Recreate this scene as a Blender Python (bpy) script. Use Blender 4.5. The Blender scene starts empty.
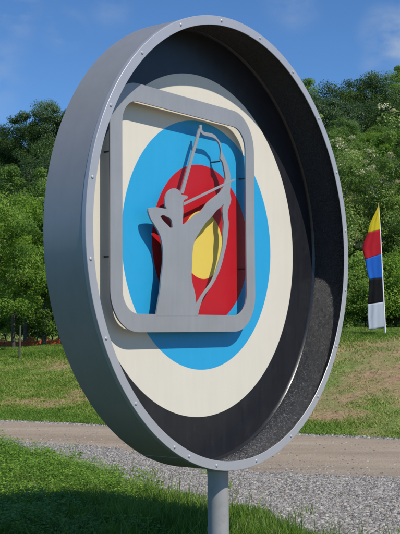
import bpy, bmesh, math, random
import numpy as np
from mathutils import Vector, Matrix
rng = np.random.default_rng(7); random.seed(7)
scene = bpy.context.scene
COL = scene.collection
PI = math.pi

# ------------------------------------------------------------------ materials
def new_mat(name):
    m = bpy.data.materials.new(name); m.use_nodes = True
    nt = m.node_tree; b = nt.nodes['Principled BSDF']
    return m, nt, b
def N(nt, t, **kw):
    n = nt.nodes.new(t)
    for k, v in kw.items():
        if k in n.inputs.keys() if hasattr(n.inputs, 'keys') else False: n.inputs[k].default_value = v
        else: setattr(n, k, v)
    return n
def noise(nt, scale, detail=4, rough=.6, vec=None):
    n = nt.nodes.new('ShaderNodeTexNoise'); n.inputs['Scale'].default_value = scale
    n.inputs['Detail'].default_value = detail; n.inputs['Roughness'].default_value = rough
    if vec: nt.links.new(vec, n.inputs['Vector'])
    return n
def ramp(nt, src, stops):
    r = nt.nodes.new('ShaderNodeValToRGB'); e = r.color_ramp.elements
    while len(e) < len(stops): e.new(.5)
    for k, (p, c) in enumerate(stops):
        e[k].position = p; e[k].color = (*c, 1) if len(c) == 3 else c
    nt.links.new(src, r.inputs['Fac']); return r
def mix(nt, fac, a, b, mode='MIX'):
    m = nt.nodes.new('ShaderNodeMix'); m.data_type = 'RGBA'; m.blend_type = mode
    for s, v in ((m.inputs['Factor'], fac), (m.inputs[6], a), (m.inputs[7], b)):
        if hasattr(v, 'links'): nt.links.new(v, s)
        elif isinstance(v, (int, float)): s.default_value = v
        else: s.default_value = (*v, 1)
    return m.outputs[2]
def bump(nt, b, src, strength, dist):
    n = nt.nodes.new('ShaderNodeBump'); n.inputs['Strength'].default_value = strength
    n.inputs['Distance'].default_value = dist
    nt.links.new(src, n.inputs['Height']); nt.links.new(n.outputs[0], b.inputs['Normal']); return n
def coords(nt, kind='Object'):
    return nt.nodes.new('ShaderNodeTexCoord').outputs[kind]

def paint(name, col, rough=.45, metallic=0., var=.05, bscale=60, bstr=.05, dirt=None, streak=0.):
    m, nt, b = new_mat(name)
    v = coords(nt)
    n1 = noise(nt, 3.1, 6, .6, v)
    lo = tuple(c*(1-var) for c in col); hi = tuple(min(1, c*(1+var)) for c in col)
    r = ramp(nt, n1.outputs['Fac'], [(.3, lo), (.7, hi)])
    c = r.outputs[0]
    if streak:
        mp = nt.nodes.new('ShaderNodeMapping'); nt.links.new(v, mp.inputs[0]); mp.inputs['Scale'].default_value = (9, 9, .9)
        n4 = noise(nt, 2.2, 8, .7, mp.outputs[0])
        k4 = ramp(nt, n4.outputs['Fac'], [(.35, (1-streak,)*3), (.6, (1, 1, 1))]); c = mix(nt, 1.0, c, k4.outputs[0], 'MULTIPLY')
    if dirt:
        n3 = noise(nt, 9, 8, .7, v)
        f = ramp(nt, n3.outputs['Fac'], [(.52, (0, 0, 0)), (.75, (.5, .5, .5))])
        c = mix(nt, f.outputs[0], c, dirt)
    nt.links.new(c, b.inputs['Base Color'])
    b.inputs['Metallic'].default_value = metallic
    rr = ramp(nt, noise(nt, 14, 5, .6, v).outputs['Fac'], [(.3, (rough*.9,)*3), (.7, (min(1, rough*1.12),)*3)])
    nt.links.new(rr.outputs[0], b.inputs['Roughness'])
    bump(nt, b, noise(nt, bscale, 3, .6, v).outputs['Fac'], bstr, .002)
    return m

M = {}
M['shell'] = paint('grey_metallic_paint', (.350, .342, .335), .38, .25, .05, 220, .06, dirt=(.34, .34, .34), streak=.05)
M['flange'] = paint('pale_grey_metallic_paint', (.445, .448, .47), .42, .3, .04, 200, .05)
M['panel'] = paint('satin_grey_paint', (.352, .356, .366), .45, .25, .06, 160, .10, streak=.06)
M['pole'] = paint('pole_grey_paint', (.37, .36, .35), .45, .12, .06, 120, .08, dirt=(.25, .24, .22))
M['cream'] = paint('cream_paint', (.70, .645, .53), .55, 0, .015, 40, .05, streak=.03)
M['blue'] = paint('blue_paint', (.018, .345, .62), .55, 0, .02, 40, .05, streak=.03)
M['red'] = paint('red_paint', (.47, .004, .010), .5, 0, .03, 40, .05)
M['yellow'] = paint('yellow_paint', (.74, .55, .09), .5, 0, .02, 40, .05)
M['steel'] = paint('rod_steel', (.10, .10, .11), .5, .6)
M['black'] = paint('black_paint', (.017, .0175, .022), .36, 0, .1, 300, .10, dirt=(.035, .035, .037), streak=.25)

def black_textured():
    m, nt, b = new_mat('pebbled_black_undercoat')
    v = coords(nt)
    b.inputs['Base Color'].default_value = (.012, .012, .013, 1); b.inputs['Specular IOR Level'].default_value = 1.0
    vor = nt.nodes.new('ShaderNodeTexVoronoi'); vor.inputs['Scale'].default_value = 230
    nt.links.new(v, vor.inputs['Vector'])
    n = noise(nt, 90, 5, .7, v)
    add = nt.nodes.new('ShaderNodeMath'); add.operation = 'MULTIPLY_ADD'
    nt.links.new(vor.outputs['Distance'], add.inputs[0]); add.inputs[1].default_value = 1.2
    nt.links.new(n.outputs['Fac'], add.inputs[2])
    bump(nt, b, add.outputs[0], .9, .0055)
    r = ramp(nt, noise(nt, 30, 4, .6, v).outputs['Fac'], [(.35, (.14,)*3), (.7, (.34,)*3)])
    nt.links.new(r.outputs[0], b.inputs['Roughness'])
    return m
M['liner'] = black_textured()

def leaf_mat(name, stops, trans=.3, rough=.5, tcol=(.10, .22, .02), vary=.55):
    m, nt, b = new_mat(name)
    a = nt.nodes.new('ShaderNodeAttribute'); a.attribute_name = 'hue'
    oi = nt.nodes.new('ShaderNodeObjectInfo'); ma = nt.nodes.new('ShaderNodeMath'); ma.operation = 'MULTIPLY_ADD'
    nt.links.new(oi.outputs['Random'], ma.inputs[0]); ma.inputs[1].default_value = vary; ma.inputs[2].default_value = -vary/2
    mb = nt.nodes.new('ShaderNodeMath'); mb.operation = 'ADD'; nt.links.new(ma.outputs[0], mb.inputs[0]); nt.links.new(a.outputs['Fac'], mb.inputs[1])
    r = ramp(nt, mb.outputs[0], stops)
    nt.links.new(r.outputs[0], b.inputs['Base Color'])
    b.inputs['Roughness'].default_value = rough; b.inputs['Specular IOR Level'].default_value = .35
    t = nt.nodes.new('ShaderNodeBsdfTranslucent')
    c2 = mix(nt, .6, r.outputs[0], tcol); nt.links.new(c2, t.inputs['Color'])
    ms = nt.nodes.new('ShaderNodeMixShader'); ms.inputs[0].default_value = trans
    out = nt.nodes['Material Output']
    nt.links.new(b.outputs[0], ms.inputs[1]); nt.links.new(t.outputs[0], ms.inputs[2])
    nt.links.new(ms.outputs[0], out.inputs['Surface'])
    return m
M['leaf_dark'] = leaf_mat('dark_foliage', [(0, (.040, .078, .030)), (.5, (.070, .125, .042)), (1, (.12, .19, .055))], .35, tcol=(.12, .22, .03))
M['leaf_mid'] = leaf_mat('mid_foliage', [(0, (.085, .16, .032)), (.5, (.165, .27, .05)), (1, (.27, .38, .075))], .52, tcol=(.18, .34, .03))
M['leaf_light'] = leaf_mat('fresh_foliage', [(0, (.10, .19, .03)), (.5, (.20, .33, .05)), (1, (.36, .50, .09))], .55, tcol=(.24, .42, .04))
M['leaf_sage'] = leaf_mat('sage_foliage', [(0, (.12, .20, .045)), (.5, (.24, .35, .085)), (1, (.38, .48, .15))], .45, tcol=(.22, .34, .07))
M['blossom'] = leaf_mat('cream_blossom', [(0, (.50, .50, .24)), (1, (.80, .76, .50))], .25, tcol=(.4, .4, .2), vary=0)
M['grass_near'] = leaf_mat('grass_blades', [(0, (.09, .18, .018)), (.6, (.19, .32, .035)), (.93, (.28, .39, .07)), (1, (.40, .34, .17))], .42, .45, vary=0)
M['grass_bank'] = leaf_mat('bank_grass', [(0, (.13, .25, .025)), (.45, (.26, .38, .055)), (.68, (.42, .40, .13)), (1, (.56, .37, .20))], .3, .6, vary=0)
M['weed'] = leaf_mat('weed_leaves', [(0, (.11, .23, .02)), (.6, (.22, .40, .045)), (1, (.38, .53, .09))], .45, .5, vary=0)
M['stalk'] = paint('dry_stalk', (.22, .19, .12), .8)

def bark():
    m, nt, b = new_mat('bark'); v = coords(nt)
    n = noise(nt, 7, 6, .7, v)
    r = ramp(nt, n.outputs['Fac'], [(.3, (.045, .035, .026)), (.7, (.13, .11, .085))])
    nt.links.new(r.outputs[0], b.inputs['Base Color']); b.inputs['Roughness'].default_value = .9
    bump(nt, b, n.outputs['Fac'], .6, .03); return m
M['bark'] = bark()

def ground_mat():
    m, nt, b = new_mat('grassy_soil'); v = coords(nt)
    big = noise(nt, .45, 5, .65, v); fine = noise(nt, 9, 8, .75, v)
    g = ramp(nt, fine.outputs['Fac'], [(.3, (.09, .14, .022)), (.55, (.18, .25, .045)), (.75, (.28, .32, .09))])
    s = ramp(nt, fine.outputs['Fac'], [(.3, (.17, .10, .055)), (.52, (.40, .25, .14)), (.75, (.55, .39, .24))])
    f = ramp(nt, big.outputs['Fac'], [(.40, (0, 0, 0)), (.56, (1, 1, 1))])
    sx = nt.nodes.new('ShaderNodeSeparateXYZ'); nt.links.new(v, sx.inputs[0])
    def mth(op, a, b_):
        n = nt.nodes.new('ShaderNodeMath'); n.operation = op
        for i_, q in enumerate((a, b_)):
            if hasattr(q, 'links'): nt.links.new(q, n.inputs[i_])
            else: n.inputs[i_].default_value = q
        return n.outputs[0]
    u_ = mth('ADD', mth('MULTIPLY', sx.outputs[0], .5), mth('MULTIPLY', sx.outputs[1], .866))
    on = mth('MULTIPLY', mth('GREATER_THAN', u_, 15.0), mth('LESS_THAN', u_, 24.0))
    dk = ramp(nt, fine.outputs['Fac'], [(.3, (.03, .05, .012)), (.55, (.055, .09, .018)), (.8, (.10, .12, .04))])
    gg = mix(nt, mth('GREATER_THAN', u_, 15.0), dk.outputs[0], g.outputs[0])
    c = mix(nt, mth('MULTIPLY', f.outputs[0], on), gg, s.outputs[0])
    nt.links.new(c, b.inputs['Base Color']); b.inputs['Roughness'].default_value = .95
    bump(nt, b, fine.outputs['Fac'], .8, .05); return m
M['ground'] = ground_mat()
def dirt_mat():
    m, nt, b = new_mat('packed_dirt'); v = coords(nt)
    mp = nt.nodes.new('ShaderNodeMapping'); nt.links.new(v, mp.inputs[0]); mp.inputs['Rotation'].default_value = (0, 0, math.radians(30))
    mp.inputs['Scale'].default_value = (.25, 1.6, 1)
    n = noise(nt, 1.3, 6, .6, mp.outputs[0]); f = noise(nt, 38, 6, .75, v)
    c1 = ramp(nt, n.outputs['Fac'], [(.3, (.36, .27, .185)), (.55, (.44, .345, .248)), (.75, (.50, .415, .32))])
    c2 = ramp(nt, f.outputs['Fac'], [(.3, (.7, .68, .66)), (.65, (1.05, 1.05, 1.05))])
    c = mix(nt, .8, c1.outputs[0], c2.outputs[0], 'MULTIPLY')
    dp = nt.nodes.new('ShaderNodeVectorMath'); dp.operation = 'DOT_PRODUCT'; nt.links.new(v, dp.inputs[0]); dp.inputs[1].default_value = (.5, .866, 0)
    wob = nt.nodes.new('ShaderNodeMath'); wob.operation = 'MULTIPLY_ADD'; nt.links.new(noise(nt, .9, 4, .6, v).outputs['Fac'], wob.inputs[0]); wob.inputs[1].default_value = .7; nt.links.new(dp.outputs['Value'], wob.inputs[2])
    mr = nt.nodes.new('ShaderNodeMapRange'); nt.links.new(wob.outputs[0], mr.inputs['Value']); mr.inputs['From Min'].default_value = 11.3; mr.inputs['From Max'].default_value = 15.5
    rut = ramp(nt, mr.outputs[0], [(0, (.86, .87, .88)), (.22, (1.0, 1.0, 1.0)), (.34, (1.08, 1.07, 1.05)), (.52, (.90, .89, .87)), (.72, (1.07, 1.06, 1.04)), (1, (.88, .88, .88))])
    c = mix(nt, .9, c, rut.outputs[0], 'MULTIPLY')
    spk = ramp(nt, noise(nt, 9, 7, .8, v).outputs['Fac'], [(.60, (0, 0, 0)), (.68, (.6, .6, .6))]); c = mix(nt, spk.outputs[0], c, (.50, .47, .43))
    nt.links.new(c, b.inputs['Base Color']); b.inputs['Roughness'].default_value = .95
    bump(nt, b, f.outputs['Fac'], .7, .03); return m
M['dirt'] = dirt_mat()
def gravel_mat():
    m, nt, b = new_mat('gravel_bed'); v = coords(nt)
    vo = nt.nodes.new('ShaderNodeTexVoronoi'); vo.inputs['Scale'].default_value = 34; nt.links.new(v, vo.inputs['Vector'])
    sep = nt.nodes.new('ShaderNodeSeparateColor'); nt.links.new(vo.outputs['Color'], sep.inputs[0])
    c1 = ramp(nt, sep.outputs[0], [(0, (.12, .11, .10)), (.5, (.27, .25, .225)), (1, (.42, .40, .36))])
    e = ramp(nt, vo.outputs['Distance'], [(.25, (1, 1, 1)), (.62, (.3, .28, .26))])
    c = mix(nt, .8, c1.outputs[0], e.outputs[0], 'MULTIPLY')
    nt.links.new(c, b.inputs['Base Color']); b.inputs['Roughness'].default_value = .9
    bb = bump(nt, b, vo.outputs['Distance'], .9, .03); bb.invert = True; return m
M['gravel'] = gravel_mat()
def stone_mat():
    m, nt, b = new_mat('limestone_chips')
    a = nt.nodes.new('ShaderNodeAttribute'); a.attribute_name = 'hue'
    r = ramp(nt, a.outputs['Fac'], [(0, (.08, .072, .064)), (.35, (.20, .185, .168)), (.75, (.315, .295, .268)), (.9, (.46, .44, .41)), (1, (.33, .26, .18))])
    nt.links.new(r.outputs[0], b.inputs['Base Color']); b.inputs['Roughness'].default_value = .85; return m
M['stone'] = stone_mat()
def cloth(name, col):
    m, nt, b = new_mat(name)
    b.inputs['Base Color'].default_value = (*col, 1); b.inputs['Roughness'].default_value = .7
    t = nt.nodes.new('ShaderNodeBsdfTranslucent'); t.inputs['Color'].default_value = (*col, 1)
    ms = nt.nodes.new('ShaderNodeMixShader'); ms.inputs[0].default_value = .35; b.inputs['Specular IOR Level'].default_value = .15
    nt.links.new(b.outputs[0], ms.inputs[1]); nt.links.new(t.outputs[0], ms.inputs[2])
    nt.links.new(ms.outputs[0], nt.nodes['Material Output'].inputs['Surface']); return m

# ------------------------------------------------------------------ objects
def link(name, me, mat=None, parent=None, smooth=False):
    o = bpy.data.objects.new(name, me); COL.objects.link(o)
    if mat: me.materials.append(mat)
    if smooth: me.polygons.foreach_set('use_smooth', [True]*len(me.polygons))
    if parent: o.parent = parent
    return o
def tag(o, label=None, cat=None, group=None, kind=None):
    if label: o['label'] = label
    if cat: o['category'] = cat
    if group: o['group'] = group
    if kind: o['kind'] = kind
    return o
def empty(name, loc, rz=0):
    o = bpy.data.objects.new(name, None); COL.objects.link(o); o.location = loc; o.rotation_euler.z = rz
    o.empty_display_size = .2; return o
def np_mesh(name, V, F, hue=None):
    """V (n,3), F (m,k) constant k; hue per vertex"""
    me = bpy.data.meshes.new(name); V = np.asarray(V, np.float32); F = np.asarray(F, np.int32)
    k = F.shape[1]
    me.vertices.add(len(V)); me.vertices.foreach_set('co', V.ravel())
    me.loops.add(F.size); me.loops.foreach_set('vertex_index', F.ravel())
    me.polygons.add(len(F)); me.polygons.foreach_set('loop_start', np.arange(0, F.size, k, dtype=np.int32))
    me.polygons.foreach_set('loop_total', np.full(len(F), k, np.int32))
    me.update(calc_edges=True)
    if hue is not None:
        a = me.attributes.new('hue', 'FLOAT', 'POINT'); a.data.foreach_set('value', np.asarray(hue, np.float32))
    return me
def vnoise(x, y, scale, seed=0):
    """smooth value noise 0..1"""
    g = np.random.default_rng(seed).random((64, 64))
    X = x*scale; Y = y*scale; xi = np.floor(X).astype(int); yi = np.floor(Y).astype(int)
    fx = X-xi; fy = Y-yi; fx = fx*fx*(3-2*fx); fy = fy*fy*(3-2*fy)
    a = g[xi % 64, yi % 64]; b = g[(xi+1) % 64, yi % 64]; c = g[xi % 64, (yi+1) % 64]; d = g[(xi+1) % 64, (yi+1) % 64]
    return (a*(1-fx)+b*fx)*(1-fy)+(c*(1-fx)+d*fx)*fy
def sm(t): t = np.clip(t, 0, 1); return t*t*(3-2*t)

# ------------------------------------------------------------------ terrain
def U(x, y): return .5*x+.866*y                       # distance across the road
def V_(x, y): return .866*x-.5*y                      # distance along the road
def S(x, y):                                          # depth into the near grass bank
    return (x-.95)*(-.866)+(y-8.3)*(-.5)
def hgt(x, y):
    x = np.asarray(x, float); y = np.asarray(y, float); u = U(x, y)
    h = (.93+.50*sm((x+2)/4))*sm((u-15.35)/7.0)
    t = np.clip(u-21, 0, 1e9); h = h+.022*t
    t = np.clip(u-36, 0, 130); h = h+.205*t*t/(t+8)
    h = h+.05*sm(S(x, y)/2.2)*sm((13.5-u)/2)
    h = h+(vnoise(x, y, .5, 3)-.5)*.16*sm((u-16)/3)+(vnoise(x, y, .05, 4)-.5)*6*sm((u-45)/40)
    return h
def sheet(name, xs, ys, zoff, mat, warp=None):
    nx, ny = len(xs), len(ys); X, Y = np.meshgrid(xs, ys, indexing='ij')
    if warp: X, Y = warp(X, Y)
    Z = hgt(X, Y)+zoff
    V = np.stack([X, Y, Z], -1).reshape(-1, 3)
    i = np.arange((nx-1)*(ny-1)); a = (i//(ny-1))*ny+i % (ny-1)
    F = np.stack([a, a+ny, a+ny+1, a+1], -1)
    return link(name, np_mesh(name, V, F), mat, smooth=True)
tx = np.linspace(-1, 1, 330); ty = np.linspace(-.42, 1, 420)
g = sheet('ground', np.sign(tx)*(np.abs(tx)**2.6)*380, np.sign(ty)*(np.abs(ty)**2.3)*520, 0, M['ground'])
tag(g, kind='structure')
# road sheets in (along v, across u) coordinates
def uv2xy(v, u): return .866*v+.5*u, -.5*v+.866*u
def strip(name, vs, lo, hi, n, zoff, mat):
    vs = np.asarray(vs); lo = lo(vs); hi = hi(vs); t = np.linspace(0, 1, n)
    Uu = lo[:, None]+(hi-lo)[:, None]*t; Vv = np.repeat(vs[:, None], n, 1)
    X, Y = uv2xy(Vv, Uu); Z = hgt(X, Y)+zoff
    V = np.stack([X, Y, Z], -1).reshape(-1, 3)
    i = np.arange((len(vs)-1)*(n-1)); a = (i//(n-1))*n+i % (n-1)
    F = np.stack([a, a+n, a+n+1, a+1], -1)
    return link(name, np_mesh(name, V, F), mat, smooth=True)
def wav(v, amp, sc, seed): return (vnoise(v, v*0+.3, sc, seed)-.5)*2*amp
# near edge of the gravel in u as a function of v, from the grass line
def grass_edge_u(v):
    # line through L0=(-2.75,14.7), L1=(.95,8.3)
    v0, u0 = V_(-2.75, 14.7), U(-2.75, 14.7); v1, u1 = V_(.95, 8.3), U(.95, 8.3)
    u = u0+(v-v0)*(u1-u0)/(v1-v0)
    return np.clip(u, 3.0, 12.3)
vs = np.concatenate([np.linspace(-60, -14, 40), np.linspace(-13.9, 6, 260), np.linspace(6.1, 60, 50)])
gr = strip('gravel_verge', vs, lambda v: grass_edge_u(v)-.35, lambda v: 15.32+wav(v, .10, 1.3, 9), 8, .008, M['gravel']); tag(gr, kind='structure')
dirt_lo = lambda v: np.interp(v, [-12, -8.7, -5.75, -3.8, 0], [12.5, 12.3, 10.95, 11.0, 11.1])+wav(v, .24, .8, 5)+wav(v, .10, 3.1, 6)+wav(v, .05, 9, 7)
rd = strip('dirt_road', vs, dirt_lo, lambda v: 15.02+wav(v, .05, 1.1, 8), 10, .016, M['dirt']); tag(rd, kind='structure')

def bounce_apron_mesh():  # unseen ground sheet added to bounce warm light into the shaded sign
    xs = np.linspace(1.25, 34, 60); ys = np.linspace(-30, 7.9, 60); X0, Y0 = np.meshgrid(xs, ys, indexing='ij')
    X0 = np.where(X0 < 1.3, X0+.25*vnoise(Y0, Y0*0, .8, 19), X0)
    V = np.stack([X0, Y0, hgt(X0, Y0)+.020], -1).reshape(-1, 3); i = np.arange(59*59); a = (i//59)*60+i % 59
    return np_mesh('bounce_apron', V, np.stack([a, a+60, a+61, a+1], -1))
tag(link('bounce_apron', bounce_apron_mesh(), M['dirt'], smooth=True), kind='structure')
# loose stones: small faceted chips
def chips(n, vr, ur_fn, size, keep=None, seed=1):
    r = np.random.default_rng(seed)
    v = r.uniform(vr[0], vr[1], n); lo, hi = ur_fn(v); u = lo+(hi-lo)*r.random(n)
    x, y = uv2xy(v, u)
    if keep is not None:
        k = keep(x, y, v, u, r); x, y = x[k], y[k]; n = len(x)
    base = np.array([[1, 0, 0], [-1, 0, 0], [0, 1, 0], [0, -1, 0], [0, 0, 1], [0, 0, -1], ], float)
    base = np.concatenate([base[:4]*[1, 1, 1]+[[0, 0, -.1]]*4, [[.35, .2, .75], [-.35, -.2, .7]]])
    faces = np.array([[0, 2, 4], [2, 1, 5], [2, 5, 4], [1, 3, 5], [3, 0, 4], [3, 4, 5]])
    s = size*(.45+1.25*r.random(n)**2.5)
    P = base[None]*s[:, None, None]*(1+r.uniform(-.35, .35, (n, 6, 3)))
    P[:, :, 2] *= .75
    a = r.uniform(0, 2*PI, n); c, q = np.cos(a), np.sin(a)
    X = P[:, :, 0]*c[:, None]-P[:, :, 1]*q[:, None]; Y = P[:, :, 0]*q[:, None]+P[:, :, 1]*c[:, None]
    V = np.stack([X+x[:, None], Y+y[:, None], P[:, :, 2]+hgt(x, y)[:, None]+.012], -1).reshape(-1, 3)
    F = (faces[None]+np.arange(n)[:, None, None]*6).reshape(-1, 3)
    return V, F, np.repeat(r.random(n), 6)
def in_view(x, y, pad=.6): return np.abs(x) < .19*y+pad
parts = []
parts.append(chips(210000, (-11, 0), lambda v: (grass_edge_u(v)-.2, dirt_lo(v)+.1), .0135, lambda x, y, v, u, r: in_view(x, y), 1))
parts.append(chips(60000, (-14, -1), lambda v: (dirt_lo(v)-.1, dirt_lo(v)+3.6), .013, lambda x, y, v, u, r: in_view(x, y) & (r.random(len(x)) < .03+.8*np.exp(-(u-dirt_lo(v))/(.16+1.3*vnoise(v, u, 1.3, 2)**2))+.12*(vnoise(v, u, 1.2, 2) > .6)), 2))
parts.append(chips(9000, (-14, -1), lambda v: (v*0+14.98, v*0+15.4), .02, lambda x, y, v, u, r: in_view(x, y), 3))
Vs, Fs, Hs, off = [], [], [], 0
for V, F, H in parts: Vs.append(V); Fs.append(F+off); Hs.append(H); off += len(V)
st = link('gravel_stones', np_mesh('gravel_stones', np.concatenate(Vs), np.concatenate(Fs), np.concatenate(Hs)), M['stone'])
tag(st, 'pale grey crushed gravel scattered along the dirt road', 'gravel', kind='stuff')

# ------------------------------------------------------------------ grass
def blades(x, y, h, w, hue, seed, lean=.45, z=None):
    r = np.random.default_rng(seed); n = len(x)
    a = r.uniform(0, 2*PI, n); d = np.stack([np.cos(a), np.sin(a)], -1)
    b = r.uniform(0, 2*PI, n); L = np.stack([np.cos(b), np.sin(b)], -1)*(h*lean*r.uniform(.1, 1.2, n))[:, None]
    z0 = hgt(x, y)-.01 if z is None else z
    V = np.zeros((n, 6, 3)); p = np.stack([x, y], -1)
    for k, (t, ww) in enumerate(((0, 1), (.55, .75), (1, .08))):
        c = p+L*(t*t); V[:, 2*k, :2] = c-d*(w*ww/2)[:, None]; V[:, 2*k+1, :2] = c+d*(w*ww/2)[:, None]
        V[:, 2*k:2*k+2, 2] = (z0+h*t*(1-.12*t))[:, None]
    i = np.arange(n)[:, None]*6
    F = np.stack([i+[0, 1, 3, 2], i+[2, 3, 5, 4]], 1).reshape(-1, 4)
    return V.reshape(-1, 3), F, np.repeat(hue, 6)
# near bank
n = 230000
r = np.random.default_rng(11)
y = r.uniform(6.6, 16.5, n); x = r.uniform(-.2, .2, n)*y+r.uniform(-.3, .3, n)
s = S(x, y)+(vnoise(x, y, 2.5, 21)-.5)*.5
k = (s > -.12) & ((s > .25) | (r.random(n) < .55)) & (U(x, y) < 12.4)
k &= (r.random(n) < np.clip(9.5/y, 0, 1)**1.0)
x, y, s = x[k], y[k], s[k]
clump = vnoise(x, y, 3.2, 22)
h = (.08+.17*clump*sm((s+.1)/.5))*r.uniform(.5, 1.3, len(x))
hue = np.clip(.15+.6*vnoise(x, y, 1.7, 23)+r.normal(0, .17, len(x)), 0, .93); hue[r.random(len(x)) < .05] = 1
tall = r.random(len(x)) < .02; h[tall] = r.uniform(.2, .38, tall.sum())
V1 = blades(x, y, h, np.full(len(x), .007)*r.uniform(.7, 1.5, len(x)), hue, 12)
o = link('near_grass', np_mesh('near_grass', *V1[:2], V1[2]), M['grass_near']); tag(o, 'tall bright green grass round the foot of the grey pole', 'grass', kind='stuff')
# sparse tufts in the gravel
n = 260; tx_ = r.uniform(-1.5, 2.6, n); ty_ = r.uniform(7.5, 12.5, n); ss = S(tx_, ty_)
k = (ss < .1) & (ss > -1.3) & (r.random(n) < np.exp(ss/.6)) ; tx_, ty_ = tx_[k], ty_[k]
x = np.repeat(tx_, 22)+r.normal(0, .035, len(tx_)*22); y = np.repeat(ty_, 22)+r.normal(0, .035, len(tx_)*22)
V1 = blades(x, y, r.uniform(.04, .14, len(x)), np.full(len(x), .006), np.clip(r.normal(.5, .2, len(x)), 0, 1), 13, .7)
o = link('gravel_tufts', np_mesh('gravel_tufts', *V1[:2], V1[2]), M['grass_near']); tag(o, 'small grass tufts growing through the gravel edge', 'grass', kind='stuff')
# leafy weeds on the left of the near bank
def weeds(cx, cy, seed):
    r = np.random.default_rng(seed); n = len(cx); L = 90
    H = r.uniform(.10, .28, n)*(.55+.8*vnoise(cx, cy, 2.2, 31))
    t = r.random((n, L))**.7; a = r.uniform(0, 2*PI, (n, L)); rad = (.02+.10*r.random((n, L)))*(1.15-.5*t)
    px = cx[:, None]+np.cos(a)*rad; py = cy[:, None]+np.sin(a)*rad; pz = hgt(cx, cy)[:, None]+H[:, None]*t
    P = np.stack([px, py, pz], -1).reshape(-1, 3); m = len(P); a = a.ravel()+r.normal(0, .5, m)
    d = np.stack([np.cos(a), np.sin(a), r.uniform(-.3, .5, m)], -1); d /= np.linalg.norm(d, axis=1)[:, None]
    w = np.stack([-np.sin(a), np.cos(a), r.normal(0, .3, m)], -1); w /= np.linalg.norm(w, axis=1)[:, None]
    s = (np.repeat(r.uniform(.010, .027, n)**1.0, L)*r.uniform(.6, 1.5, m))[:, None]
    V = np.stack([P, P+d*s*.55+w*s*.42, P+d*s*1.15, P+d*s*.55-w*s*.42], 1).reshape(-1, 3)
    F = np.arange(m*4).reshape(-1, 4)
    hue = np.clip(np.repeat(r.normal(.45, .18, n), L)+r.normal(0, .14, m)+.25*(t.ravel()-.5), 0, 1)
    return V, F, np.repeat(hue, 4)
n = 5200; y = r.uniform(7.2, 16.0, n); x = r.uniform(-.2, .05, n)*y+.0
s = S(x, y); wgt = .8*sm((-x-.25)/1.1+.05)
k = (s > -.05+.12*r.random(n)) & (r.random(n) < wgt) & (U(x, y) < 12.5)
V1 = weeds(x[k], y[k], 32)
o = link('leafy_weeds', np_mesh('leafy_weeds', *V1[:2], V1[2]), M['weed']); tag(o, 'leafy green clover and weeds on the left of the near verge', 'weeds', kind='stuff')
# bank beyond the road
n = 520000; y = r.uniform(15, 34, n); x = r.uniform(-.215, .215, n)*y; u = U(x, y)
pat = vnoise(x, y, .65, 41)*.42+vnoise(x, y, 2.3, 42)*.36+vnoise(x, y, 6., 43)*.22
side = sm((x+.5)/3)                                   # browner to the right of the sign
band = sm((17.2-u)/1.0)                               # greener strip at the roadside
top = sm((u-21.3)/1.2)
green = pat*1.7-.30-.42*side+.55*band+.60*top
edge = 15.22+wav(V_(x, y), .12, 1.6, 44)
k = (u > edge) & (u < 31) & (r.random(n) < np.clip((green-.08)*1.8, .10, 1))
x, y, u, green, band, top = [q[k] for q in (x, y, u, green, band, top)]
hue = np.clip(.82-.62*green+r.normal(0, .16, len(x)), 0, 1)
h = (.02+.04*r.random(len(x))+.05*np.clip(green-.4, 0, 1)+.16*top*vnoise(x, y, 1.3, 45))
V1 = blades(x, y, h, r.uniform(.008, .02, len(x)), hue, 46, .9)
o = link('bank_grass', np_mesh('bank_grass', *V1[:2], V1[2]), M['grass_bank']); tag(o, 'patchy green and straw brown grass covering the bank across the road', 'grass', kind='stuff')

# dry stalks standing at the gravel edge
def tube(pts, rad, seg=6):
    pts = [Vector(p) for p in pts]; V = []; F = []
    for i, p in enumerate(pts):
        t = (pts[min(i+1, len(pts)-1)]-pts[max(i-1, 0)]).normalized()
        a = t.cross(Vector((0.12, 0.3, .95)) if abs(t.z) < .9 else Vector((1, 0, 0))).normalized(); b = t.cross(a)
        rr = rad[i] if hasattr(rad, '__len__') else rad
        for k in range(seg):
            w = 2*PI*k/seg; V.append(p+(a*math.cos(w)+b*math.sin(w))*rr)
    for i in range(len(pts)-1):
        for k in range(seg):
            F.append((i*seg+k, i*seg+(k+1) % seg, (i+1)*seg+(k+1) % seg, (i+1)*seg+k))
    return np.array([tuple(v) for v in V]), np.array(F)
def join(lst):
    Vs, Fs, off = [], [], 0
    for V, F in lst: Vs.append(V); Fs.append(F+off); off += len(V)
    return np.concatenate(Vs), np.concatenate(Fs)
def at(px, d): return (px-200)/1068.*d
for i, (px, d, hh, lab) in enumerate(((131, 11.6, .42, 'tallest thin dry weed stalk at the gravel edge, left of the round sign\'s lowest point'),
                              (154.5, 10.0, .34, 'short dry weed stalk directly beneath the shadowed underside of the round sign'),
                              (78, 12.6, .36, 'thin dry weed stalk rising in front of the dirt road on the far left'),
                              (234, 9.4, .26, 'short dry grass stalk just right of the grey pole'))):
    x0 = at(px, d); z0 = float(hgt(x0, d)); L = []
    rr = random.Random(i)
    pts = [(x0+rr.gauss(0, .006)+.03*t*rr.choice((-1, 1)), d, z0+hh*t) for t in (0, .25, .5, .75, 1)]
    L.append(tube(pts, [.004, .0035, .003, .0025, .0015], 5))
    for q in range(7):
        t = .35+.09*q; s_ = rr.choice((-1, 1)); L.append(tube([(x0, d, z0+hh*t), (x0+s_*.02, d+rr.gauss(0, .01), z0+hh*t+.025), (x0+s_*.028, d, z0+hh*t+.05)], [.0022, .003, .001], 4))
    V, F = join(L); o = link('weed_stalk', np_mesh('weed_stalk', V, F), M['stalk']); tag(o, lab, 'dry stalk')

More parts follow.
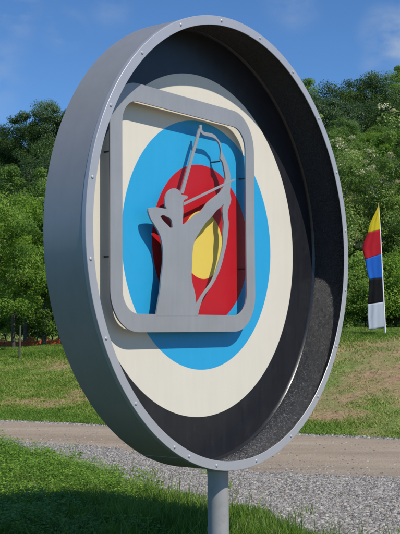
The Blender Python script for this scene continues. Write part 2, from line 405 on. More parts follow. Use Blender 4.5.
# ------------------------------------------------------------------ the sign
R = 1.45; D0 = (.175*R, 4.736*R); ZC = 1.6+.397*R; YAW = .9324435
zg = float(hgt(D0[0], D0[1]))
sign = empty('archery_sign', (D0[0], D0[1], zg), YAW)
tag(sign, 'big round grey drum sign with archery target face and archer cut-out on a grey pole', 'sign')
DZ = ZC-zg; D2 = .201*R; D3 = .221*R; D1 = .14*R
def ring_mesh(name, prof, seg=256, closed=True):
    """revolve (r, y) profile round the sign's axis (local y), closed profile -> solid ring"""
    prof = np.array(prof, float); k = len(prof); a = np.arange(seg)*2*PI/seg
    V = np.stack([np.cos(a)[:, None]*prof[:, 0], np.repeat(prof[None, :, 1], seg, 0), np.sin(a)[:, None]*prof[:, 0]+DZ], -1).reshape(-1, 3)
    F = []
    for i in range(seg):
        for j in range(k if closed else k-1):
            F.append((i*k+j, i*k+(j+1) % k, ((i+1) % seg)*k+(j+1) % k, ((i+1) % seg)*k+j))
    return np_mesh(name, V, np.array(F))
def smooth_edges(o, ang=35):
    me = o.data; me.polygons.foreach_set('use_smooth', [True]*len(me.polygons))
    bm = bmesh.new(); bm.from_mesh(me)
    bmesh.ops.recalc_face_normals(bm, faces=bm.faces)
    for e in bm.edges:
        if len(e.link_faces) == 2 and e.calc_face_angle(0) > math.radians(ang): e.smooth = False
        elif len(e.link_faces) != 2: e.smooth = False
    bm.to_mesh(me); bm.free(); return o
def part(name, me, mat, parent=sign): return smooth_edges(link(name, me, mat, parent))
Ri = .984*R
shell = part('drum_shell', ring_mesh('drum_shell', [(R-.001, .004), (R-.001, D3), (Ri+.004, D3), (Ri+.004, .004)]), M['shell'])
liner = part('inner_lining', ring_mesh('inner_lining', [(Ri+.0035, .0045), (Ri+.0035, D2-.0005), (Ri-.008, D2-.0005), (Ri-.005, D2-.002), (Ri-.002, D2-.005), (Ri, D2-.010), (Ri, .0045)]), M['liner'])
M['bead'] = paint('glossy_black_sealant', (.02, .02, .021), .26, 0, .1, 70, .35)
part('corner_bead', ring_mesh('corner_bead', [(Ri-.0002, D2-.018), (Ri-.004, D2-.0175), (Ri-.009, D2-.012), (Ri-.014, D2-.005), (Ri-.0165, D2-.0006), (Ri-.0002, D2-.0006)], 400), M['bead'], liner)
# pale specks on the lower lining, coloured in place of sun glints
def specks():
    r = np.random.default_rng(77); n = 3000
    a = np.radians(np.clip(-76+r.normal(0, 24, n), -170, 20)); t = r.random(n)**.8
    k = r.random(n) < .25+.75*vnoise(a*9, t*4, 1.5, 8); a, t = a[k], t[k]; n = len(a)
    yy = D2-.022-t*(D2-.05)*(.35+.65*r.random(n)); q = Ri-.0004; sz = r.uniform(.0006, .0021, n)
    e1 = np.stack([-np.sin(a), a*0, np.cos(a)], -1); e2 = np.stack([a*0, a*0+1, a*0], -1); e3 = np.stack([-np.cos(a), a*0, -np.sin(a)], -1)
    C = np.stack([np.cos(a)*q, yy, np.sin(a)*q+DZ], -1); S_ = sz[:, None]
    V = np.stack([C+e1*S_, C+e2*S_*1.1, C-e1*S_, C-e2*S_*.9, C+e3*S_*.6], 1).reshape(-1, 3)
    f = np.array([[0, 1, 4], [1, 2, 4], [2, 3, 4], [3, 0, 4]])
    return np_mesh('glint_specks', V, (f[None]+np.arange(n)[:, None, None]*5).reshape(-1, 3))
sp = link('glint_specks', specks(), paint('glint_paint', (.55, .56, .58), .35), liner); sp['kind'] = 'stuff'
fw = .0015
flange = part('front_flange', ring_mesh('front_flange', [(.960*R, .004), (.960*R, fw), (.960*R+fw, 0), (R+.001-fw, 0), (R+.001, fw), (R+.001, .0035), (R+.0015, .0036), (R+.0015, .028), (R-.0005, .028), (R-.0005, .004)]), M['flange'])
# rivets: 20 round the flange, one extra beside the seam
rm = bmesh.new(); bmesh.ops.create_uvsphere(rm, u_segments=14, v_segments=7, radius=.0108)
for v in rm.verts: v.co = Vector((v.co.x, -max(0, v.co.z)*.62 if v.co.z > -.001 else .002, v.co.y))
rme = bpy.data.meshes.new('rivet'); rm.to_mesh(rme); rm.free(); rme.materials.append(M['flange'])
rme.polygons.foreach_set('use_smooth', [True]*len(rme.polygons))
for ang in [7.2+18*k for k in range(20)]+[-112.5]:
    o = bpy.data.objects.new('rivet', rme); COL.objects.link(o); o.parent = flange
    a = math.radians(ang); o.location = (math.cos(a)*.982*R, 0, math.sin(a)*.982*R+DZ)
# lap strip where the rolled side sheet is joined
a0_, a1_ = math.radians(-114.2), math.radians(-111.6); Vq = []
for i in range(7):
    a = a0_+(a1_-a0_)*i/6
    for rr_ in (R-.002, R+.0012):
        for yy in (.0295, D3-.001): Vq.append((math.cos(a)*rr_, yy, math.sin(a)*rr_+DZ))
Fq = []
for i in range(6):
    p = i*4; q = p+4; Fq += [(p+2, p+3, q+3, q+2), (p, q, q+1, p+1), (p, p+2, q+2, q), (p+1, q+1, q+3, p+3)]
Fq += [(0, 1, 3, 2), (24, 26, 27, 25)]
part('lap_strip', np_mesh('lap_strip', np.array(Vq), np.array(Fq)), M['shell'], shell)
backp = part('back_plate', ring_mesh('back_plate', [(.0001, D2+.006), (.0001, D3), (Ri+.003, D3), (Ri+.003, D2+.006)]), M['shell'])
def disc_band(name, r0, r1, mat):
    r0 = max(r0, .0001); part(name, ring_mesh(name, [(r0*R, D2), (r0*R, D2+.005), (r1*R, D2+.005), (r1*R, D2)], 256), mat)
disc_band('black_band', .778, .9835, M['black'])
disc_band('cream_band', .567, .778, M['cream'])
disc_band('blue_band', .367, .567, M['blue'])
disc_band('red_band', .155, .367, M['red'])
disc_band('yellow_centre', 0, .155, M['yellow'])
# pole with a welded collar
def lathe(name, prof, seg, cx, cy):
    prof = np.array(prof, float); k = len(prof); a = np.arange(seg)*2*PI/seg
    V = np.stack([np.cos(a)[:, None]*prof[:, 0]+cx, np.sin(a)[:, None]*prof[:, 0]+cy, np.repeat(prof[None, :, 1], seg, 0)], -1).reshape(-1, 3)
    F = [(i*k+j, ((i+1) % seg)*k+j, ((i+1) % seg)*k+j+1, i*k+j+1) for i in range(seg) for j in range(k-1)]
    return np_mesh(name, V, np.array(F))
pr = .0470*R; ptop = DZ-R
pole = part('pole', lathe('pole', [(pr, -.4), (pr, ptop+.0015)], 64, -.01*R, .118*R), M['pole'])
part('weld_collar', lathe('weld_collar', [(pr+.0005, ptop-.020), (pr+.005, ptop-.015), (pr+.010, ptop+.0025)], 64, -.01*R, .118*R), M['pole'], pole)

# cut plates: traced outlines in units of R, at depth D1
BODY = [(-0.3414, 0.132), (-0.3516, 0.1435), (-0.3514, 0.1728), (-0.3424, 0.1926), (-0.3298, 0.2072), (-0.3075, 0.2195), (-0.2858, 0.2248), (-0.2618, 0.2221), (-0.2462, 0.215), (-0.237, 0.2032), (-0.2177, 0.2012), (-0.2011, 0.2019), (-0.1903, 0.1968), (-0.1969, 0.1891), (-0.2179, 0.1805), (-0.2259, 0.1687), (-0.226, 0.1577), (-0.2247, 0.1359), (-0.2264, 0.1081), (-0.2309, 0.0749), (-0.2188, 0.0732), (-0.1934, 0.0888), (-0.1678, 0.1028), (-0.1286, 0.1275), (-0.1009, 0.1379), (-0.0721, 0.1607), (-0.0438, 0.1859), (0.0144, 0.2197), (0.0538, 0.2421), (0.0763, 0.2666), (0.0845, 0.2837), (0.106, 0.2767), (0.1095, 0.2398), (0.101, 0.2065), (0.0809, 0.1916), (0.053, 0.172), (0.0238, 0.1551), (-0.0107, 0.1262), (-0.0539, 0.0973), (-0.0829, 0.0698), (-0.1206, 0.0336), (-0.1438, 0.004), (-0.1551, -0.0264), (-0.1613, -0.062), (-0.1631, -0.1018), (-0.1666, -0.1627), (-0.1416, -0.228), (-0.1347, -0.272), (-0.1305, -0.2948), (-0.1278, -0.3257), (-0.416, -0.3281), (-0.4133, -0.3168), (-0.403, -0.2755), (-0.3879, -0.2182), (-0.3822, -0.1736), (-0.3689, -0.1094), (-0.3673, -0.0689), (-0.3712, -0.0307), (-0.3825, 0.0047), (-0.3992, 0.0299), (-0.4239, 0.0547), (-0.4491, 0.0789), (-0.4655, 0.1066), (-0.4654, 0.1188), (-0.4528, 0.125), (-0.4027, 0.1316), (-0.3599, 0.1303)]
HOLE = [(-0.386, 0.0947), (-0.3649, 0.1021), (-0.3389, 0.0961), (-0.3133, 0.09), (-0.3044, 0.0722), (-0.3017, 0.0534), (-0.3136, 0.0499), (-0.335, 0.0616), (-0.365, 0.0781)]
BOW = [(0.0844, 0.279), (0.0976, 0.3093), (0.0854, 0.3543), (0.0754, 0.3823), (0.0557, 0.397), (0.0609, 0.4324), (0.0518, 0.4604), (0.0323, 0.478), (-0.0019, 0.4874), (-0.0596, 0.4878), (-0.083, 0.4916), (-0.0927, 0.4997), (-0.1001, 0.5127), (-0.0969, 0.5313), (-0.0849, 0.5322), (-0.0828, 0.5098), (-0.0685, 0.5033), (-0.0211, 0.5049), (0.013, 0.5011), (0.0371, 0.487), (0.0567, 0.4727), (0.0665, 0.4392), (0.0861, 0.4125), (0.1106, 0.3839), (0.1303, 0.348), (0.1394, 0.3083), (0.134, 0.2666), (0.1321, 0.243), (0.1415, 0.2206), (0.1331, 0.1965), (0.1157, 0.166), (0.1121, 0.1365), (0.1198, 0.1083), (0.1144, 0.0615), (0.1016, 0.0075), (0.0852, -0.0327), (0.0599, -0.0914), (0.0249, -0.1444), (-0.0189, -0.1911), (-0.0763, -0.2375), (-0.1052, -0.2812), (-0.1241, -0.3256), (-0.1462, -0.3258), (-0.1421, -0.2818), (-0.128, -0.2683), (-0.0859, -0.2266), (-0.0287, -0.1802), (0.0008, -0.1453), (0.0253, -0.1044), (0.055, -0.0459), (0.073, 0.0057), (0.0736, 0.0526), (0.0797, 0.0991), (0.0746, 0.1333), (0.0709, 0.1561), (0.0809, 0.1916), (0.0854, 0.2328)]
STRING = [(-0.1054, 0.5132), (-0.0881, 0.514), (-0.2227, 0.2081), (-0.242, 0.2088)]
ARROW = [(-0.2252, 0.1666), (-0.024, 0.2441), (0.0781, 0.283), (0.1755, 0.3185), (0.177, 0.3116), (0.078, 0.2728), (-0.0241, 0.2327), (-0.2253, 0.1543)]
def catmull(P, sub=3, sharp=52):
    out = []; n = len(P); P = [Vector(p) for p in P]
    def corner(i):
        a = P[i]-P[i-1]; b = P[(i+1) % n]-P[i]; return a.angle(b, 0) > math.radians(sharp)
    for i in range(n):
        p0, p1, p2, p3 = P[i-1], P[i], P[(i+1) % n], P[(i+2) % n]
        L = (p2-p1).length
        t1 = (p2-p0)/max((p1-p0).length+L, 1e-9)*L if not corner(i) else (p2-p1)
        t2 = (p3-p1)/max(L+(p3-p2).length, 1e-9)*L if not corner((i+1) % n) else (p2-p1)
        for k in range(sub):
            t = k/sub; h00 = 2*t**3-3*t*t+1; h10 = t**3-2*t*t+t; h01 = -2*t**3+3*t*t; h11 = t**3-t*t
            out.append(p1*h00+t1*h10+p2*h01+t2*h11)
    return out
def plate(name, loops, yf, thick, mat, parent, bev=.0011):
    bm = bmesh.new(); edges = []
    for L in loops:
        vs = [bm.verts.new((p[0]*R, yf, p[1]*R+DZ)) for p in L]
        edges += [bm.edges.new((vs[i], vs[(i+1) % len(vs)])) for i in range(len(vs))]
    bmesh.ops.triangle_fill(bm, use_beauty=True, use_dissolve=False, edges=edges)
    ret = bmesh.ops.extrude_face_region(bm, geom=list(bm.faces))
    for v in [g for g in ret['geom'] if isinstance(g, bmesh.types.BMVert)]: v.co.y += thick
    bmesh.ops.recalc_face_normals(bm, faces=bm.faces)
    me = bpy.data.meshes.new(name); bm.to_mesh(me); bm.free()
    o = link(name, me, mat, parent)
    m = o.modifiers.new('edge', 'BEVEL'); m.width = bev; m.segments = 2; m.limit_method = 'ANGLE'; m.angle_limit = math.radians(60)
    m.use_clamp_overlap = True
    return o
def rrect(x0, x1, z0, z1, rad, n=14):
    out = []
    for cx, cz, a0 in ((x1-rad, z1-rad, 0), (x0+rad, z1-rad, 90), (x0+rad, z0+rad, 180), (x1-rad, z0+rad, 270)):
        for k in range(n+1):
            a = math.radians(a0+90*k/n); out.append((cx+math.cos(a)*rad, cz+math.sin(a)*rad))
    return out
T = .011
frame = plate('square_frame', [rrect(-.7053, .3361, -.3964, .6393, .175), rrect(-.6303, .264, -.3201, .5628, .10)], D1, T, M['panel'], sign)
archer = plate('archer_silhouette', [catmull(BODY), catmull(HOLE)], D1-.0006, T, M['panel'], sign)
bow = plate('bow', [catmull(BOW)], D1-.0010, T, M['panel'], archer)
plate('bowstring', [STRING], D1-.0008, T, M['panel'], archer)
plate('arrow', [ARROW], D1-.0016, T, M['panel'], archer)
def rod(x, z, parent):
    V, F = tube([(x*R, D1+T-.001, z*R+DZ), (x*R, D2+.001, z*R+DZ)], .0055, 12)
    smooth_edges(link('standoff_rod', np_mesh('standoff_rod', V, F), M['steel'], parent))
for x_, z_ in ((-.673, .338), (-.673, -.09), (.297, .336), (.294, -.098)): rod(x_, z_, frame)
for x_, z_ in ((.062, .387), (-.27, -.2)): rod(x_, z_, archer)

# ------------------------------------------------------------------ feather flag
def ray(px, py, d):        # point at depth d whose image is about (px, py)
    return ((px-200)/1068.*d, d, 1.6+(332.2-py)/1068.*d)
FD = 23.6
fx, fy, fz = ray(384.6, 338.5, FD); fz = float(hgt(fx, fy))
flag = empty('feather_flag', (fx, fy, fz)); tag(flag, 'tall feather banner of yellow, red, blue, black and white on a white pole', 'flag')
def L(px, py, dy=0):
    q = ray(px, py, FD); return Vector((q[0]-fx, dy, q[2]-fz))
def slab(name, mat, rows, parent, nx=17):
    """cloth between left and right edge points, gently rippled"""
    m = 8; V = []
    for i in range((len(rows)-1)*m+1):
        k = min(i//m, len(rows)-2); t = i/m-k; a = rows[k][0].lerp(rows[k+1][0], t); b = rows[k][1].lerp(rows[k+1][1], t)
        for j in range(nx):
            s_ = j/(nx-1); p = b.lerp(a, s_); z = p.z
            p = p+Vector((0, .022*s_*math.sin(z*4+s_*5)+.008*math.sin(z*19+s_*13)*s_+.010*math.sin(s_*16+z*2)*s_-.05*s_, .004*math.sin(s_*7+z*3)*s_)); V.append(tuple(p))
    n = (len(rows)-1)*m+1; F = [(i*nx+j, i*nx+j+1, (i+1)*nx+j+1, (i+1)*nx+j) for i in range(n-1) for j in range(nx-1)]
    o = link(name, np_mesh(name, np.array(V), np.array(F)), mat, parent, True)
    sd = o.modifiers.new('thickness', 'SOLIDIFY'); sd.thickness = .002
    return o
e = [(379.6, 205.5, 380.2, 205.2), (376.0, 214, 380.5, 214), (371.5, 223, 380.8, 223), (368.3, 234, 381.2, 230.5),
     (363.6, 245, 381.5, 243), (362.8, 251, 381.7, 249), (365, 260.5, 382, 255),
     (366.2, 270, 382.4, 268), (368.8, 280.5, 382.8, 279), (368.2, 292, 383.2, 291), (367.2, 305.5, 383.6, 303),
     (367.0, 318, 384.0, 316), (367.8, 331, 384.3, 328.5)]
E_ = [(L(a, b), L(c, d)) for a, b, c, d in e]
for nm, c, i0, i1 in (('yellow_panel', (.75, .62, .03), 0, 3), ('red_panel', (.55, .02, .035), 3, 6), ('blue_panel', (.025, .16, .62), 6, 8), ('black_panel', (.012, .012, .014), 8, 10), ('white_panel', (.62, .66, .72), 10, 12)):
    slab(nm, cloth('flag_'+nm, c), E_[i0:i1+1], flag)
Vt, Ft = tube([tuple(L(385.0, 340)+Vector((0, .01, -.1))), tuple(L(383.2, 290)+Vector((0, .01, 0))), tuple(L(381.2, 230)+Vector((0, .01, 0))), tuple(L(380.0, 205)+Vector((0, .01, .02)))], [.019, .017, .012, .008], 10)
link('flag_pole', np_mesh('flag_pole', Vt, Ft), paint('white_pole_paint', (.78, .78, .76), .4), flag, True)

# ------------------------------------------------------------------ trees
def leaves(centres, radii, per, size, seed, flat=.7, droop=.25):
    r = np.random.default_rng(seed); C = np.repeat(centres, per, 0); Rr = np.repeat(radii, per); n = len(C)
    d = r.normal(0, 1, (n, 3)); d /= np.linalg.norm(d, axis=1)[:, None]
    q = r.random(n)**.45
    P = C+d*(Rr*q)[:, None]*np.array([1, 1, flat])
    nrm = d*.6+r.normal(0, .55, (n, 3))+np.array([.35, -.35, .95]); nrm /= np.linalg.norm(nrm, axis=1)[:, None]
    t = np.cross(nrm, r.normal(0, 1, (n, 3))); t /= np.linalg.norm(t, axis=1)[:, None]; b = np.cross(nrm, t)
    s = (size*r.uniform(.6, 1.35, n))[:, None]
    V = np.stack([P-t*s*.55, P+b*s*.32-nrm*s*.06, P+t*s*.55-np.array([0, 0, droop])*s, P-b*s*.32-nrm*s*.06], 1).reshape(-1, 3)
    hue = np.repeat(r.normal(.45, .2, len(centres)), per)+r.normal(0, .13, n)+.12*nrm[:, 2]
    return V, np.arange(n*4).reshape(-1, 4), np.repeat(np.clip(hue, 0, 1), 4)
def make_tree(kind, seed, H, W, base, nclump, per, size, clump_r, mat, trunk_r, name, blossoms=False, shape=1.0):
    """prototype at the origin; returns meshes"""
    r = np.random.default_rng(seed); cs = []; tries = 0
    lob = r.normal(0, 1, (7, 3)); lob /= np.linalg.norm(lob, axis=1)[:, None]; amp = r.uniform(-.22, .3, 7)
    while len(cs) < nclump and tries < 20000:
        tries += 1
        p = r.normal(0, 1, 3); p /= np.linalg.norm(p); k = 1+sum(a*max(0, p@l)**3 for a, l in zip(amp, lob))
        q = (r.random()**.33)*k
        if r.random() < .3: q *= .7
        z = p[2]*q; w = 1-.25*max(0, z)*shape
        cs.append((p[0]*q*W/2*w, p[1]*q*W/2*w, base+(H-base)*(.5+.5*z)))
    cs = np.array(cs); cs[:, 2] = np.clip(cs[:, 2], base*.55, H*1.1)
    rad = clump_r*r.uniform(.6, 1.3, len(cs))
    V, F, hue = leaves(cs, rad, per, size, seed+1)
    crown = np_mesh(name+'_crown', V, F, hue); crown.materials.append(mat)
    L_ = []; top = H*.86; rr = random.Random(seed)
    pts = [(rr.gauss(0, .03)*i, rr.gauss(0, .03)*i, -.25+(top+.25)*i/7) for i in range(8)]
    L_.append(tube(pts, [trunk_r*(1.25 if i == 0 else 1-.125*i) for i in range(8)], 9))
    for c in cs[r.permutation(len(cs))[:16]]:
        k = float(np.clip((c[2]/top)*.62, .12, .9)); i = k*7; a = Vector(pts[int(i)]).lerp(Vector(pts[min(7, int(i)+1)]), i % 1)
        c = Vector(c); m = a.lerp(c, .5)+Vector((0, 0, (c-a).length*.10))
        L_.append(tube([a, m, c], [trunk_r*.42*(1-k*.5), trunk_r*.26*(1-k*.5), trunk_r*.08], 6))
    Vt, Ft = join(L_); trunk = np_mesh(name+'_trunk', Vt, Ft); trunk.materials.append(M['bark'])
    bl = None
    if blossoms:
        tops = cs[(cs[:, 2] > base+(H-base)*.30) & ((np.abs(cs[:, 0])+np.abs(cs[:, 1])+.8*np.abs(cs[:, 2]-(base+H)/2)) > W*.30)]; tops = tops[(vnoise(tops[:, 0]+20, tops[:, 2]+20, 1.0, seed) > .42)]
        b = []
        for c in tops:
            
            for q in range(2):
                o_ = np.array([c[0], c[1], (c[2]-(base+H)/2)*.8+.6]); o_ = o_/np.linalg.norm(o_)+r.normal(0, .35, 3); b.append(c+o_*clump_r*.95)
        b = np.array(b); V, F, hue = leaves(b, np.full(len(b), .19)*r.uniform(.5, 1.5, len(b)), 75, .06, seed+5, .5)
        bl = np_mesh(name+'_blossoms', V, F, hue); bl.materials.append(M['blossom'])
    return crown, trunk, bl
PROTO = {}
for i in range(4): PROTO['far%d' % i] = make_tree('far', 100+i, 12, 9.5, 2.0, 130, 430, .155, 1.0, M['leaf_dark'], .22, 'hill_tree')
for i in range(3): PROTO['farm%d' % i] = make_tree('far', 130+i, 11, 9, 1.4, 120, 430, .145, .95, M['leaf_mid'], .2, 'green_hill_tree')
for i in range(3): PROTO['mid%d' % i] = make_tree('mid', 150+i, 7.5, 5.0, 1.5, 110, 250, .10, .46, M['leaf_light'], .09, 'young_tree')
for i in range(2): PROTO['midd%d' % i] = make_tree('mid', 170+i, 9, 5.5, 1.0, 120, 230, .12, .55, M['leaf_mid'], .13, 'tree')
for i in range(2): PROTO['flow%d' % i] = make_tree('flow', 180+i, 6.5, 5.2, .4, 105, 330, .075, .42, M['leaf_sage'], .1, 'flowering_tree', True)
for i in range(3): PROTO['bush%d' % i] = make_tree('bush', 190+i, 2.6, 3.0, .2, 90, 180, .075, .36, M['leaf_light'] if i else M['leaf_mid'], .035, 'bush')
def plant(name, proto, x, y, sc, rz, label, cat, group=None, sz=1.0):
    z = float(hgt(x, y)); root = empty(name, (x, y, z-.05), rz); root.scale = (sc, sc, sc*sz)
    cr, tr, bl = PROTO[proto]
    for nm, me in (('crown', cr), ('trunk', tr), ('blossoms', bl)):
        if me is None: continue
        o = bpy.data.objects.new(nm, me); COL.objects.link(o); o.parent = root
    tag(root, label, cat, group); return root
rr = random.Random(5)
def X(px, d): return (px-200)/1068.*d
# wooded hillside, rows going back; left and right of the sign, some behind it
def side(px): return 'left of the round sign' if px < 190 else 'right of the round sign'
def ridge(px): return float(np.interp(px, [-80, 0, 35, 75, 190, 300, 340, 360, 378, 400, 470], [138, 124, 112, 97, 90, 66, 54, 60, 70, 62, 78]))
rows = [(58, 150, 'low on'), (70, 122, 'low on'), (84, 94, 'half way up'), (100, 64, 'half way up'), (120, 30, 'near the top of'), (146, 0, 'along the ridge of')]
for d, drop, where in rows:
    px = -60
    while px < 470:
        dd = d+rr.uniform(-5, 5); kind = 'farm%d' % rr.randrange(3) if (rr.random() < (.6 if d < 90 else .3)+(.15 if px > 200 else -.1)) else 'far%d' % rr.randrange(4)
        x_ = X(px, dd); zt = 1.6+(332.2-(ridge(px)+drop+rr.uniform(-6, 12)))/1068*dd
        H0 = 11.5 if kind[:4] != 'farm' else 10.5
        k_ = (zt-float(hgt(x_, dd)))/H0; k_ = min(1.35, max(.45, k_)); s_ = min(1.3, max(.6, k_))
        tone = 'fresh green' if kind.startswith('farm') else 'dark green'
        plant('hillside_tree', kind, x_, dd, s_, rr.uniform(0, 6.28), '%s leafy tree %s the wooded hill, %s' % (tone, where, side(px)), 'tree', '%s hill trees %s, %s' % (tone, where, side(px)), k_/s_)
        px += (4.6 if d < 110 else 3.6)*s_/d*1068*rr.uniform(.75, 1.2)
# nearer trees on the left
LT = [('mid0', -8, 29.5, .68, 'pale green young tree at the left picture edge, its boughs over the orange netting'),
      ('mid1', 14, 32.0, .68, 'pale green young tree second from the left edge, behind the dark post'),
      ('midd0', 44, 33.5, .60, 'leafy tree on a forked dark trunk just left of the grey drum'),
      ('mid2', 62, 35.5, .72, 'bushy tree with slim twin trunks half hidden by the drum\'s left side'),
      ('midd1', 26, 38.0, .72, 'taller darker tree rising behind the pale young trees on the left'),
      ('midd0', -14, 41.0, .78, 'tall tree cut by the left picture edge behind the pale young trees'),
      ('midd1', 75, 42.0, .8, 'tall dark tree directly behind the upper left side of the drum')]
for k, px, d, s_, lab in LT: plant('leafy_tree', k, X(px, d), d, s_, rr.uniform(0, 6.28), lab, 'tree')
for k, px, d in (('midd0', 110, 40), ('mid1', 150, 37), ('midd1', 200, 41), ('mid2', 245, 38), ('midd0', 290, 40)):
    plant('leafy_tree', k, X(px, d), d, .95, rr.uniform(0, 6.28), 'leafy tree hidden behind the middle of the round sign', 'tree', 'trees hidden behind the round sign')
RT = [('flow0', 345, 31.5, .80, 'cream blossomed tree touching the right rim of the drum'),
      ('flow1', 378, 33.5, .93, 'cream blossomed tree right behind the feather flag'),
      ('flow0', 412, 32.0, 1.0, 'cream blossomed tree cut by the right picture edge'),
      ('midd1', 398, 39.0, .80, 'taller green tree behind the blossoming trees at the right edge'),
      ('midd0', 352, 40.0, .74, 'taller green tree behind the blossoming tree beside the drum')]
for k, px, d, s_, lab in RT: plant('flowering_tree' if k[0] == 'f' else 'leafy_tree', k, X(px, d), d, s_, rr.uniform(0, 6.28), lab, 'tree')
BS = [(338, 27.5, .70), (352, 28.5, .8), (366, 28, .75), (380, 29, .85), (396, 28, .8), (410, 28.5, .8), (325, 28.5, .8)]
for i, (px, d, s_) in enumerate(BS):
    plant('bush', 'bush%d' % (i % 3), X(px, d), d, s_, rr.uniform(0, 6.28), 'low green bush in the thicket row behind the feather flag', 'bush', 'thicket bushes right of the sign')
for i, (px, d, s_) in enumerate(((30, 41, .7), (52, 42, .7), (5, 41, .7), (74, 41, .8))):
    plant('bush', 'bush%d' % (i % 3), X(px, d), d, s_, rr.uniform(0, 6.28), 'low green bush in the shade behind the orange netting', 'bush', 'shaded bushes left of the sign')

# ------------------------------------------------------------------ orange netting and post on the left
def net_mat():
    m, nt, b = new_mat('orange_netting')
    b.inputs['Base Color'].default_value = (.62, .12, .03, 1); b.inputs['Roughness'].default_value = .6; return m
NM = net_mat()
a0 = (X(-12, 34.2), 34.2); a1 = (X(60, 34.8), 34.8)
nf = empty('netting_fence', (a0[0], a0[1], float(hgt(*a0)))); tag(nf, 'low sagging orange plastic netting fence under the trees at the left', 'fence')
L_ = []; npts = 60; z00 = float(hgt(*a0))
def fp(t, k):
    x = a0[0]+(a1[0]-a0[0])*t; y = a0[1]+(a1[1]-a0[1])*t; sag = .10*math.sin(t*PI*5)**2
    return (x-a0[0], y-a0[1]+.02*math.sin(t*60), float(hgt(x, y))-z00+.05+(.36-sag)*k)
for k in range(9): L_.append(tube([fp(i/npts, k/8) for i in range(npts+1)], .011, 4))
for i in range(0, npts+1): L_.append(tube([fp(i/npts, 0), fp(i/npts, .5), fp(i/npts, 1)], .010, 4))
Vt, Ft = join(L_); link('netting', np_mesh('netting', Vt, Ft), NM, nf)
for t in (.02, .35, .68, .98):
    p = fp(t, 0); Vt, Ft = tube([(p[0], p[1]+.03, p[2]-.2), (p[0], p[1]+.03, p[2]+.62)], .02, 8); link('stake', np_mesh('stake', Vt, Ft), M['bark'], nf)
px_, d_ = 19.5, 27.5; z_ = float(hgt(X(px_, d_), d_))
Vt, Ft = tube([(X(px_, d_), d_, z_-.1), (X(px_, d_)+.01, d_, z_+.45), (X(px_, d_)+.02, d_, z_+.85)], [.03, .028, .024], 10)
o = link('post', np_mesh('post', Vt, Ft), M['bark']); tag(o, 'short thin dark post standing in front of the orange netting', 'post')

# ------------------------------------------------------------------ sky, sun, camera
c_, s_ = math.cos(YAW), math.sin(YAW)
sd = Vector((-.12, -1, 1.18)); sun_dir = Vector((sd.x*c_-sd.y*s_, sd.x*s_+sd.y*c_, sd.z)).normalized()
elev = math.asin(sun_dir.z)
w = bpy.data.worlds.new('World'); scene.world = w; w.use_nodes = True; nt = w.node_tree
bg = nt.nodes['Background']; sky = nt.nodes.new('ShaderNodeTexSky'); sky.sky_type = 'NISHITA'; sky.sun_disc = False
sky.sun_elevation = elev; sky.sun_rotation = math.atan2(sun_dir.x, sun_dir.y)
sky.altitude = 300; sky.air_density = .8; sky.dust_density = .1; sky.ozone_density = 3.0
dirv = coords(nt, 'Generated')
mp = nt.nodes.new('ShaderNodeMapping'); nt.links.new(dirv, mp.inputs[0]); mp.inputs['Scale'].default_value = (1, 1, 1.7)
cn = noise(nt, 22, 6, .5, mp.outputs[0]); tot = None
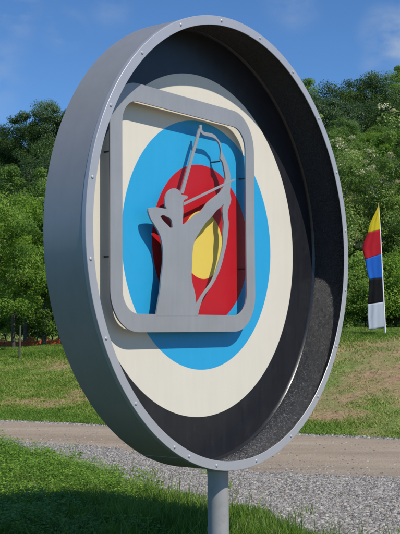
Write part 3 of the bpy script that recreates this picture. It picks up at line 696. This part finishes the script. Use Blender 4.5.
for px, py, rad, st in ((400, 34, .042, .85), (376, 56, .02, .3), (64, 22, .03, .32), (14, 6, .035, .4), (296, 0, .035, .28), (110, 2, .03, .2), (-60, 60, .09, .8), (480, 20, .09, 1.0)):
    v = Vector(((px-200), 1068, (332.2-py))).normalized()
    dn = nt.nodes.new('ShaderNodeVectorMath'); dn.operation = 'DISTANCE'; nt.links.new(dirv, dn.inputs[0]); dn.inputs[1].default_value = v
    mr = nt.nodes.new('ShaderNodeMapRange'); mr.interpolation_type = 'SMOOTHSTEP'; nt.links.new(dn.outputs['Value'], mr.inputs['Value'])
    mr.inputs['From Min'].default_value = 0; mr.inputs['From Max'].default_value = rad; mr.inputs['To Min'].default_value = st; mr.inputs['To Max'].default_value = 0
    if tot is None: tot = mr.outputs[0]
    else:
        ad = nt.nodes.new('ShaderNodeMath'); ad.operation = 'MAXIMUM'; nt.links.new(tot, ad.inputs[0]); nt.links.new(mr.outputs[0], ad.inputs[1]); tot = ad.outputs[0]
cr = ramp(nt, cn.outputs['Fac'], [(.40, (0, 0, 0)), (.68, (.85, .85, .85))])
mu = nt.nodes.new('ShaderNodeMath'); mu.operation = 'MULTIPLY'; nt.links.new(tot, mu.inputs[0]); nt.links.new(cr.outputs[0], mu.inputs[1])
skc = mix(nt, 1.0, sky.outputs[0], (.47, .70, .90), 'MULTIPLY')
cl = mix(nt, mu.outputs[0], skc, (3.3, 3.75, 4.3))
nt.links.new(cl, bg.inputs['Color']); bg.inputs['Strength'].default_value = .14
sl = bpy.data.lights.new('sun', 'SUN'); sl.energy = 4.0; sl.angle = math.radians(.53); sl.color = (1, .95, .865)
so = bpy.data.objects.new('sun', sl); COL.objects.link(so); so.rotation_euler = sun_dir.to_track_quat('Z', 'Y').to_euler(); so.location = (10, -10, 20)

cam = bpy.data.cameras.new('camera'); co = bpy.data.objects.new('camera', cam); COL.objects.link(co); scene.camera = co
cam.sensor_fit = 'HORIZONTAL'; cam.sensor_width = 36; cam.lens = 36*1067.9/400; cam.clip_end = 3000; cam.clip_start = .05
Mr = [[0.99998179, 0.0, 0.00603422], [0.00036762, 0.99814254, -0.06092065], [-0.00602301, 0.06092176, 0.99812437]]
right = Vector([Mr[i][0] for i in range(3)]); fwd = Vector([Mr[i][1] for i in range(3)]); up = Vector([Mr[i][2] for i in range(3)])
mw = Matrix.Identity(4)
for i in range(3): mw[i][0] = right[i]; mw[i][1] = up[i]; mw[i][2] = -fwd[i]
mw[0][3], mw[1][3], mw[2][3] = 0, 0, 1.6
co.matrix_world = mw
scene.view_settings.view_transform = 'Standard'; scene.view_settings.look = 'None'
scene.view_settings.exposure = 0.08; scene.view_settings.gamma = 1; scene.view_settings.use_curve_mapping = False
scene.cycles.max_bounces = 6; scene.cycles.transparent_max_bounces = 4
